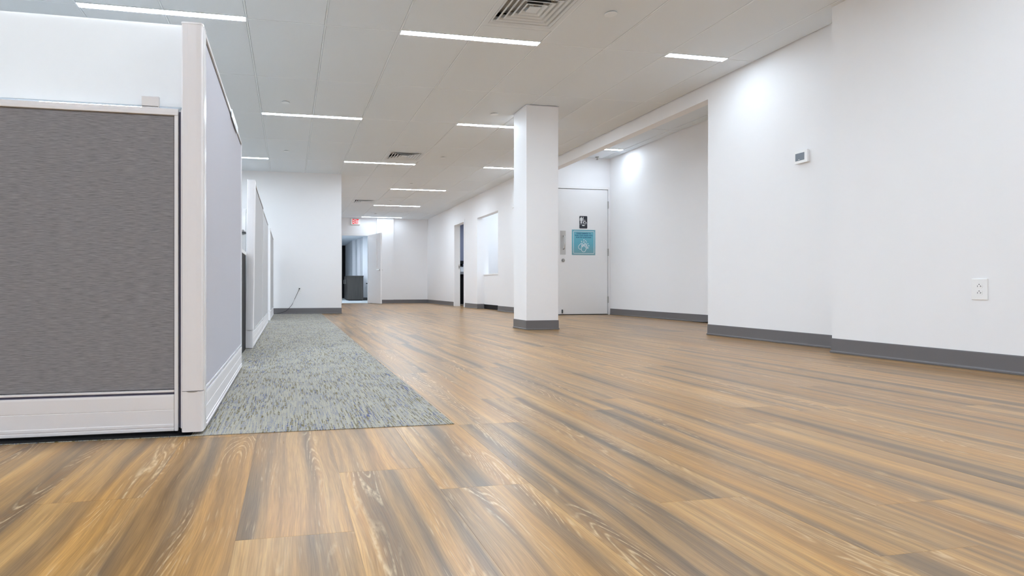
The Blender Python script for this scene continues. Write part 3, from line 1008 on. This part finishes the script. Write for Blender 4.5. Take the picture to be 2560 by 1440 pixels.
# ------------------------------------------------------------------ wall fittings
th = thing('thermostat', (4.22, 4.04, 1.57), 'white box thermostat with a grey screen on the right wall', 'thermostat')
MB().box(4.1900, 4.2060, 3.978, 4.102, 1.522, 1.628).build('case', M['outlet'], th, bevel=0.003)
MB().box(4.2060, 4.2195, 3.986, 4.094, 1.528, 1.622).build('back_plate', M['outlet'], th)
MB().box(4.1890, 4.1905, 4.005, 4.090, 1.545, 1.607).build('screen', M['screen'], th)
MB().box(4.1883, 4.1892, 4.050, 4.060, 1.5505, 1.555).build('logo_mark', M['print_white'], th)


def duplex(name, cx, cz, plane, axis, label, w=0.080, h=0.124, plug=False):
    """oversized duplex outlet; axis 'x' = on a wall facing -X, 'y' = facing -Y"""
    t = thing(name, (plane, cx, cz) if axis == 'x' else (cx, plane, cz), label, 'outlet')

    def bx(b, u0, u1, d0, d1, z0, z1):
        if axis == 'x': b.box(plane - d1, plane - d0, cx + u0, cx + u1, cz + z0, cz + z1)
        else: b.box(cx + u0, cx + u1, plane - d1, plane - d0, cz + z0, cz + z1)
        return b
    bx(MB(), -w / 2, w / 2, 0, 0.006, -h / 2, h / 2).build('cover_plate', M['outlet'], t, bevel=0.0025)
    for dz in (0.0195, -0.0195):
        pts = rrect(cx - 0.0165, cx + 0.0165, cz + dz - 0.0145, cz + dz + 0.0145, 0.009)
        r = MB().prism(pts, plane - 0.0075, plane - 0.005, 'x' if axis == 'x' else 'y').build('receptacle', M['outlet'], t)
        sgn = -1 if axis == 'x' else 1
        b = MB()
        bx(b, sgn * -0.0075 - 0.001, sgn * -0.0075 + 0.001, 0.0072, 0.0080, dz - 0.006, dz + 0.003)
        bx(b, sgn * 0.0065 - 0.001, sgn * 0.0065 + 0.001, 0.0072, 0.0080, dz - 0.006, dz + 0.003)
        q = sorted((sgn * 0.0065, sgn * 0.0125))
        bx(b, q[0], q[1], 0.0072, 0.0080, dz - 0.0025, dz - 0.0010)
        b.cyl(((cx, cz + dz + 0.009)), 0.0025, *sorted((plane - 0.008, plane - 0.0072)), axis=('x' if axis == 'x' else 'y'), n=10)
        b.build('slots', M['black'], r)
    return t


duplex('wall_outlet', 2.638, 0.475, 3.97, 'x', 'white duplex outlet low on the nearest right wall')
duplex('wall_outlet', 0.182, 0.44, YB, 'y', 'white outlet on the left back wall with a dark cord plugged in')
cd = thing('power_cord', (0.15, YB - 0.01, 0.45), 'dark thin cord hanging from the back wall outlet to the floor', 'cord')
MB().cyl((0.182, 0.459), 0.012, YB - 0.035, YB - 0.0085, axis='y', n=14).build('plug', M['cord'], cd)
pts = [(0.182, YB - 0.035, 0.459), (0.176, YB - 0.045, 0.445), (0.150, YB - 0.045, 0.388), (0.10, YB - 0.045, 0.28), (0.055, YB - 0.045, 0.18), (0.03, YB - 0.045, 0.145), (-0.02, YB - 0.05, 0.09), (-0.06, YB - 0.05, 0.055), (-0.13, YB - 0.055, 0.03), (-0.23, YB - 0.06, 0.013), (-0.34, YB - 0.06, 0.011)]
MB().tube(pts, 0.0038, n=8).build('cable', M['cord'], cd, smooth=True)
sw = thing('wall_plate', (4.19, 12.73, 0.375), 'small blank white plate on the right wall beside the service window', 'wall plate')
MB().box(4.186, 4.1895, 12.70, 12.76, 0.33, 0.42).build('plate', M['wall'], sw, bevel=0.001)
MB().cyl((12.73, 0.375), 0.004, 4.1845, 4.187, axis='x', n=10).build('screw', M['outlet'], sw)
sn = thing('wall_sensor', (4.19, 10.24, 2.0), 'tiny white sensor on the right wall just left of the pillar', 'sensor')
MB().box(4.178, 4.1895, 10.16, 10.27, 1.995, 2.02).build('body', M['outlet'], sn, bevel=0.004)
MB().cyl((10.20, 2.007), 0.008, 4.170, 4.179, axis='x', n=12).build('lens', M['outlet'], sn)

# ------------------------------------------------------------------ exit sign and end door
ex = thing('exit_sign', (1.96, YF, 2.46), 'white exit sign with red letters on the far wall', 'sign')
MB().box(1.825, 2.100, YF - 0.045, YF - 0.002, 2.37, 2.545).build('housing', M['outlet'], ex, bevel=0.006)
MB().box(1.835, 2.090, YF - 0.048, YF - 0.044, 2.38, 2.535).build('face', M['exit_face'], ex)
text_mesh('lettering', 'EXIT', 0.200, M['exit_red'], ex, (1.958, YF - 0.0495, 2.392), xs=0.46, bold=0.0045)

b = MB()
b.box(2.355 - 0.012, 2.41, YF - 0.014, YF + 0.13, 0, 2.105); b.box(1.49, 1.552, YF - 0.014, YF + 0.13, 0, 2.105); b.box(1.552, 2.343, YF - 0.014, YF + 0.13, 2.043, 2.105)
ed = struct(b.build('door_3', M['door']), 'white end door standing open under the exit sign')
hg, dv = Vector((2.375, YF - 0.03, 0)), (0.236, -0.87)
Lf = 0.885
b = MB()
s0, s1, za, zb = 0.585, 0.665, 1.075, 1.905
b.box(0, s0, -0.022, 0.022, 0.012, 2.055); b.box(s1, Lf, -0.022, 0.022, 0.012, 2.055); b.box(s0, s1, -0.022, 0.022, 0.012, za); b.box(s0, s1, -0.022, 0.022, zb, 2.055)
lf = oriented(b, 'door_leaf', M['door'], hg, dv, ed)
b = MB()
for a0, a1, c0, c1 in ((s0 - 0.02, s0 + 0.004, za - 0.02, zb + 0.02), (s1 - 0.004, s1 + 0.02, za - 0.02, zb + 0.02), (s0 + 0.004, s1 - 0.004, za - 0.02, za + 0.004), (s0 + 0.004, s1 - 0.004, zb - 0.004, zb + 0.02)):
    b.box(a0, a1, -0.028, 0.028, c0, c1)
oriented(b, 'vision_frame', M['door'], hg, dv, lf)
oriented(MB().box(s0 + 0.004, s1 - 0.004, -0.003, 0.003, za + 0.004, zb - 0.004), 'glass_pane', M['glass'], hg, dv, lf)
b = MB().cyl((Lf - 0.07, 0.99), 0.027, -0.05, 0.05, axis='y', n=20)
b.tube([(Lf - 0.07, -0.05, 0.99), (Lf - 0.07, -0.065, 0.99), (Lf - 0.20, -0.067, 0.99)], 0.010)
b.tube([(Lf - 0.07, 0.05, 0.99), (Lf - 0.07, 0.065, 0.99), (Lf - 0.20, 0.067, 0.99)], 0.010)
oriented(b, 'door_handle', M['chrome'], hg, dv, lf)

# hallway beyond the open end door
struct(MB().box(-0.6, 3.2, YF + 0.12, 26.0, 0.0, 0.004).build('floor_hallway', M['hallfloor']), 'pale hallway floor beyond the end door')
struct(MB().box(-0.6, 3.2, YF + 0.12, 26.0, 2.33, 2.42).build('ceiling_hallway', M['tile']), 'hallway ceiling')
for nm, xa, ya_, yb_ in (('wall_hallway_near', 2.86, YF + 0.12, 20.77), ('wall_hallway_step', 2.652, 20.77, 21.6), ('wall_hallway_step', 2.55, 21.6, 22.3), ('wall_hallway_right', 2.44, 22.3, 26.0)):
    struct(MB().box(xa, 3.2, ya_, yb_, 0, 2.33).build(nm, M['cool_wall']), 'stepped bluish hallway wall')
struct(MB().box(-0.7, -0.6, YF + 0.12, 26.0, 0, 2.42).build('wall_hallway_left', M['cool_wall']), 'hallway wall')
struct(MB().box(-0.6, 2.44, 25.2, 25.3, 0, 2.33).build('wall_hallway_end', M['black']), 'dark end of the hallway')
cove('baseboard_hallway', [(2.86, YF + 0.15), (2.86, 20.77), (2.652, 20.77)], 1, 'grey cove base in the hallway')
dup(proto[2], (0.72, 20.2, 2.319), 'small light strip end on the hallway ceiling beyond the end door')
dup(proto[2], (0.5, 18.6, 2.319), 'added light strip brightening the hallway, hidden just behind the exit wall')  # extra lamp out of view, added to brighten the hallway
cb = thing('storage_cabinet', (2.2, 20.7, 0), 'dark wood-grain storage cabinet in the hallway beyond the open door', 'cabinet')
MB().box(2.07, 2.63, 20.42, 21.58, 0.03, 0.875).build('body', M['laminate'], cb)
MB().box(2.055, 2.64, 20.40, 21.59, 0.875, 0.90).build('top', M['laminate'], cb)
MB().box(2.11, 2.60, 20.45, 21.55, 0.004, 0.03).build('plinth', M['black'], cb)
for k in range(2):
    y0 = 20.44 + k * 0.58
    d = MB().box(2.052, 2.069, y0, y0 + 0.57, 0.05, 0.865).build('cabinet_door', M['laminate'], cb)
    MB().tube([(2.05, y0 + 0.50, 0.62), (2.025, y0 + 0.50, 0.62), (2.025, y0 + 0.50, 0.76), (2.05, y0 + 0.50, 0.76)], 0.006).build('handle', M['chrome'], d)
rl = thing('grab_rail', (2.80, 20.6, 0.6), 'short dark rail on the hallway wall beside the cabinet', 'rail')
MB().tube([(2.84, 20.10, 0.62), (2.78, 20.10, 0.62), (2.72, 20.12, 0.62), (2.72, 20.3, 0.62), (2.84, 20.32, 0.62)], 0.016).build('bar', M['black'], rl)
for y in (20.10, 20.32): MB().cyl((y, 0.62), 0.03, 2.84, 2.859, axis='x', n=14).build('flange', M['black'], rl)


# ------------------------------------------------------------------ cubicle partitions
def post(label, x0, x1, y0, y1, z0, z1, name='corner_post', channel=True):
    t = thing(name, ((x0 + x1) / 2, y0, z0), label, 'post')
    c = 0.006
    pts = [(x0, y1), (x0, y0 + c), (x0 + c * 0.6, y0 + 0.0015), (x0 + 0.02, y0), (x1 - 0.02, y0), (x1 - c, y0 + 0.0015), (x1 - 0.0015, y0 + c), (x1, y0 + 0.016), (x1, y1)]
    MB().prism(pts, 0.147, z1 - 0.006).build('post_cover', M['plastic'], t)
    # lower cover with a finger notch at its top edge
    MB().prism(pts, z0, 0.1445).build('base_cover', M['plastic'], t)
    n = 10
    pr = [((x0 + x1) / 2 + 0.018 * math.cos(math.pi + math.pi * i / n), 0.1455 + 0.0035 * math.sin(math.pi + math.pi * i / n)) for i in range(n + 1)]
    MB().prism(pr, y0 - 0.0006, y0 + 0.0004, 'y').build('finger_notch', M['steel'], t)
    MB().prism([(a + (0.0012 if a > (x0 + x1) / 2 else -0.0012), c_ - 0.001) for a, c_ in pts], z1 - 0.006, z1).build('top_cap', M['alu'], t)
    if not channel: return t
    b = MB().box(x1 - 0.001, x1 + 0.0025, y0 + 0.014, y0 + 0.022, 0.147, z1 - 0.006).box(x1 - 0.001, x1 + 0.0025, y0 + 0.030, y0 + 0.058, z0, z1 - 0.012)
    b.build('side_channel', M['alu'], t, bevel=0.001)
    return t


def foot(t, x, y, z0):
    MB().cyl((x, y), 0.016, 0.0005 + 0.002, 0.010, n=16).cyl((x, y), 0.006, 0.010, z0 + 0.01, n=10).build('levelling_foot', M['black'], t)


post('tall white corner post of the nearest cubicle', -0.346, -0.279, 1.960, 2.030, 0.012, 1.356)

# front panel facing the camera
PXA, PXB, PY = -1.86, -0.361, 1.985
fp = thing('cubicle_panel', (-1.1, PY, 0.012), 'low dark grey fabric panel with white kick plate at lower left', 'partition')
MB().box(PXA + 0.014, PXB - 0.012, PY + 0.006, PY + 0.05, 0.149, 1.055).build('fabric', M['fab_dark'], fp, bevel=0.003)
b = MB()
b.box(PXA, PXB, PY - 0.001, PY + 0.056, 1.055, 1.064)
b.box(PXA, PXB, PY + 0.001, PY + 0.056, 1.064, 1.0765)
b.build('top_rail', M['plastic'], fp, bevel=0.0012)
MB().box(PXB - 0.0115, PXB, PY - 0.001, PY + 0.056, 0.012, 1.0545).build('side_stile', M['plastic'], fp, bevel=0.0012)
MB().box(PXA, PXA + 0.0115, PY - 0.001, PY + 0.056, 0.012, 1.0545).build('side_stile', M['plastic'], fp, bevel=0.0012)
MB().box(PXA + 0.0125, PXB - 0.0125, PY - 0.001, PY + 0.056, 0.1405, 0.1475).build('lower_rail', M['plastic'], fp, bevel=0.001)
MB().box(PXA + 0.0125, PXB - 0.0125, PY + 0.006, PY + 0.050, 0.125, 0.140).build('shadow_line_strip', M['recess'], fp)


def kick(a, b_, parent, axis='x', pl=PY):
    """grooved plastic kick plate: profile (depth, z)"""
    pr = [(0.048, 0.012), (0.0, 0.012), (-0.003, 0.014), (-0.003, 0.0215), (0.0015, 0.0230), (0.0015, 0.0255), (-0.002, 0.027), (-0.002, 0.0345), (0.0, 0.0365), (-0.0005, 0.0815),
          (0.0010, 0.0825), (0.0010, 0.0835), (-0.0005, 0.0845), (-0.0015, 0.126), (-0.0005, 0.1325), (0.048, 0.1325)]
    if axis == 'x': pts = [(pl + d, z) for d, z in pr]; return MB().prism(pts, a, b_, 'x').build('kick_plate', M['plastic'], parent)
    pts = [(pl - d, z) for d, z in pr]
    return MB().prism(pts, a, b_, 'y').build('kick_plate', M['plastic'], parent)


kick(PXA + 0.0125, PXB - 0.0125, fp)
MB().box(PXB + 0.001, PXB + 0.009, PY + 0.012, PY + 0.045, 0.02, 1.07).build('joint_channel', M['recess'], fp)
MB().box(PXB + 0.009, PXB + 0.0135, PY - 0.001, PY + 0.045, 0.02, 1.072).build('connector_strip', M['plastic'], fp)
foot(fp, PXB, PY + 0.02, 0.012); foot(fp, PXA + 0.05, PY + 0.02, 0.012)

gs = thing('frosted_screen', (-1.1, PY + 0.02, 1.077), 'frosted white screen standing on the low dark grey panel', 'screen')
MB().box(PXA, -0.3485, PY + 0.018, PY + 0.026, 1.086, 1.362).build('frosted_pane', M['glass'], gs, bevel=0.0015)
for x in (-0.4485, -1.70):
    br = MB().box(x - 0.0275, x + 0.0275, PY + 0.004, PY + 0.017, 1.0775, 1.1155).box(x - 0.0275, x + 0.0275, PY + 0.027, PY + 0.038, 1.0775, 1.1155).box(x - 0.0275, x + 0.0275, PY + 0.004, PY + 0.038, 1.0770, 1.0855)
    br.build('clamp', M['alu'], gs, bevel=0.003, seg=3)
MB().box(PXA, -0.3485, PY + 0.0165, PY + 0.0275, 1.0845, 1.0872).build('edge_or_shade_strip', M['glass_edge'], gs)


def side_panel(label, xf, ya, yb, z0, z1, fab, group=None, end_trim=True):
    """panel running along y; its visible face is at x = xf (facing +X)"""
    t = thing('cubicle_panel', (xf - 0.025, ya, z0), label, 'partition', group)
    MB().box(xf - 0.050, xf - 0.004, ya + 0.004, yb - 0.012, 0.149, z1 - 0.022).build('fabric', fab, t, bevel=0.002)
    MB().box(xf - 0.056, xf + 0.001, ya, yb, z1 - 0.013, z1).build('top_rail', M['alu'], t, bevel=0.0015)
    MB().box(xf - 0.050, xf - 0.006, ya, yb - 0.01, z1 - 0.022, z1 - 0.013).build('shadow_line_strip', M['black'], t)  # black strip colours in the shadow line below the cap
    MB().box(xf - 0.056, xf + 0.001, yb - 0.012, yb, z0, z1 - 0.013).build('side_stile', M['alu'], t, bevel=0.001)
    MB().box(xf - 0.056, xf, ya, yb - 0.012, 0.1405, 0.1475).build('lower_rail', M['alu'], t, bevel=0.001)
    kick(ya + 0.001, yb - 0.0125, t, 'y', xf)
    foot(t, xf - 0.03, yb - 0.04, z0); foot(t, xf - 0.03, ya + 0.1, z0)
    return t


side_panel('tall pale lavender-grey fabric panel running back from the corner post', -0.279, 2.032, 3.52, 0.012, 1.352, M['fab_light'])
br = thing('hanging_bracket', (-0.3, 2.9, 1.33), 'white metal bracket hooked over the top of the tall near panel', 'bracket')
MB().box(-0.2770, -0.2735, 2.88, 3.20, 1.318, 1.3550).box(-0.340, -0.2770, 2.88, 3.20, 1.3523, 1.3550).build('hook_plate', M['tbar'], br)
MB().box(-0.2735, -0.272, 3.05, 3.08, 1.322, 1.352).build('rib', M['plastic'], br)

# second group of panels further back, leaning slightly
grp = []
grp.append(post('slightly leaning white end post of the second cubicle row', -0.343, -0.281, 4.64, 4.70, 0.006, 1.338, name='end_post', channel=False))
grp.append(side_panel('light grey fabric panel behind the leaning end post, nearer half', -0.281, 4.702, 6.26, 0.012, 1.335, M['fab_grey'], 'light grey panels of the second cubicle row'))
grp.append(side_panel('light grey fabric panel of the second row, farther half', -0.281, 6.265, 7.88, 0.012, 1.335, M['fab_grey'], 'light grey panels of the second cubicle row'))
for o, a in zip(grp, (0.8, 0.5, 0.15)): o.rotation_euler.y = math.radians(a)
foot(grp[0], -0.31, 4.67, 0.012)
post('farthest white end post near the back wall', -0.325, -0.268, 8.45, 8.51, 0.006, 1.338, name='end_post', channel=False)
side_panel('farthest light grey fabric panel reaching the back wall', -0.272, 8.512, 10.25, 0.012, 1.335, M['fab_grey'])

# cross divider, desk and pedestal inside the first cubicle (seen through the gap)
cd_ = thing('cross_divider', (-1.1, 4.68, 0), 'pale divider running left from the leaning end post', 'partition')
MB().box(-1.85, -0.342, 4.706, 4.750, 0.02, 1.085).build('fabric', M['outlet'], cd_)
MB().box(-1.86, -0.340, 4.703, 4.755, 1.085, 1.115).build('top_rail', M['alu'], cd_)
MB().box(-1.80, -1.70, 4.71, 4.745, 0.003, 0.02).box(-0.5, -0.4, 4.71, 4.745, 0.003, 0.02).build('feet', M['black'], cd_)
dk = thing('desk', (-1.0, 4.25, 0), 'white-edged desk seen end-on behind the near panel', 'desk')
MB().box(-1.85, -0.333, 3.92, 4.637, 0.737, 0.765).build('worksurface', M['outlet'], dk, bevel=0.002)
MB().box(-0.360, -0.337, 3.96, 4.63, 0.003, 0.736).build('side_panel', M['black'], dk)
MB().box(-1.85, -1.83, 3.96, 4.63, 0.003, 0.736).build('side_panel', M['black'], dk)
ped = thing('drawer_pedestal', (-0.6, 4.3, 0), 'black drawer pedestal under the desk', 'cabinet')
MB().box(-0.80, -0.385, 3.98, 4.60, 0.02, 0.70).box(-0.78, -0.40, 4.0, 4.58, 0.003, 0.02).build('body', M['black'], ped)
for z in (0.04, 0.26, 0.48):
    d = MB().box(-0.79, -0.395, 3.965, 3.979, z, z + 0.20).build('drawer', M['dark'], ped)
    MB().box(-0.65, -0.53, 3.955, 3.964, z + 0.15, z + 0.165).build('handle', M['steel'], d)
tr = thing('panel_shelf', (-0.40, 4.6, 0.9), 'small dark grey shelf clipped on the pale divider above the desk', 'shelf')
MB().box(-0.60, -0.333, 4.56, 4.634, 0.905, 0.918).build('tray', M['dark'], tr)
MB().box(-0.60, -0.352, 4.634, 4.705, 0.905, 0.940).build('back_lip', M['steel'], tr)
for o in dimmed: dim(o, 'strip_low' if o['label'].startswith('farthest light strip') else 'strip_soft')
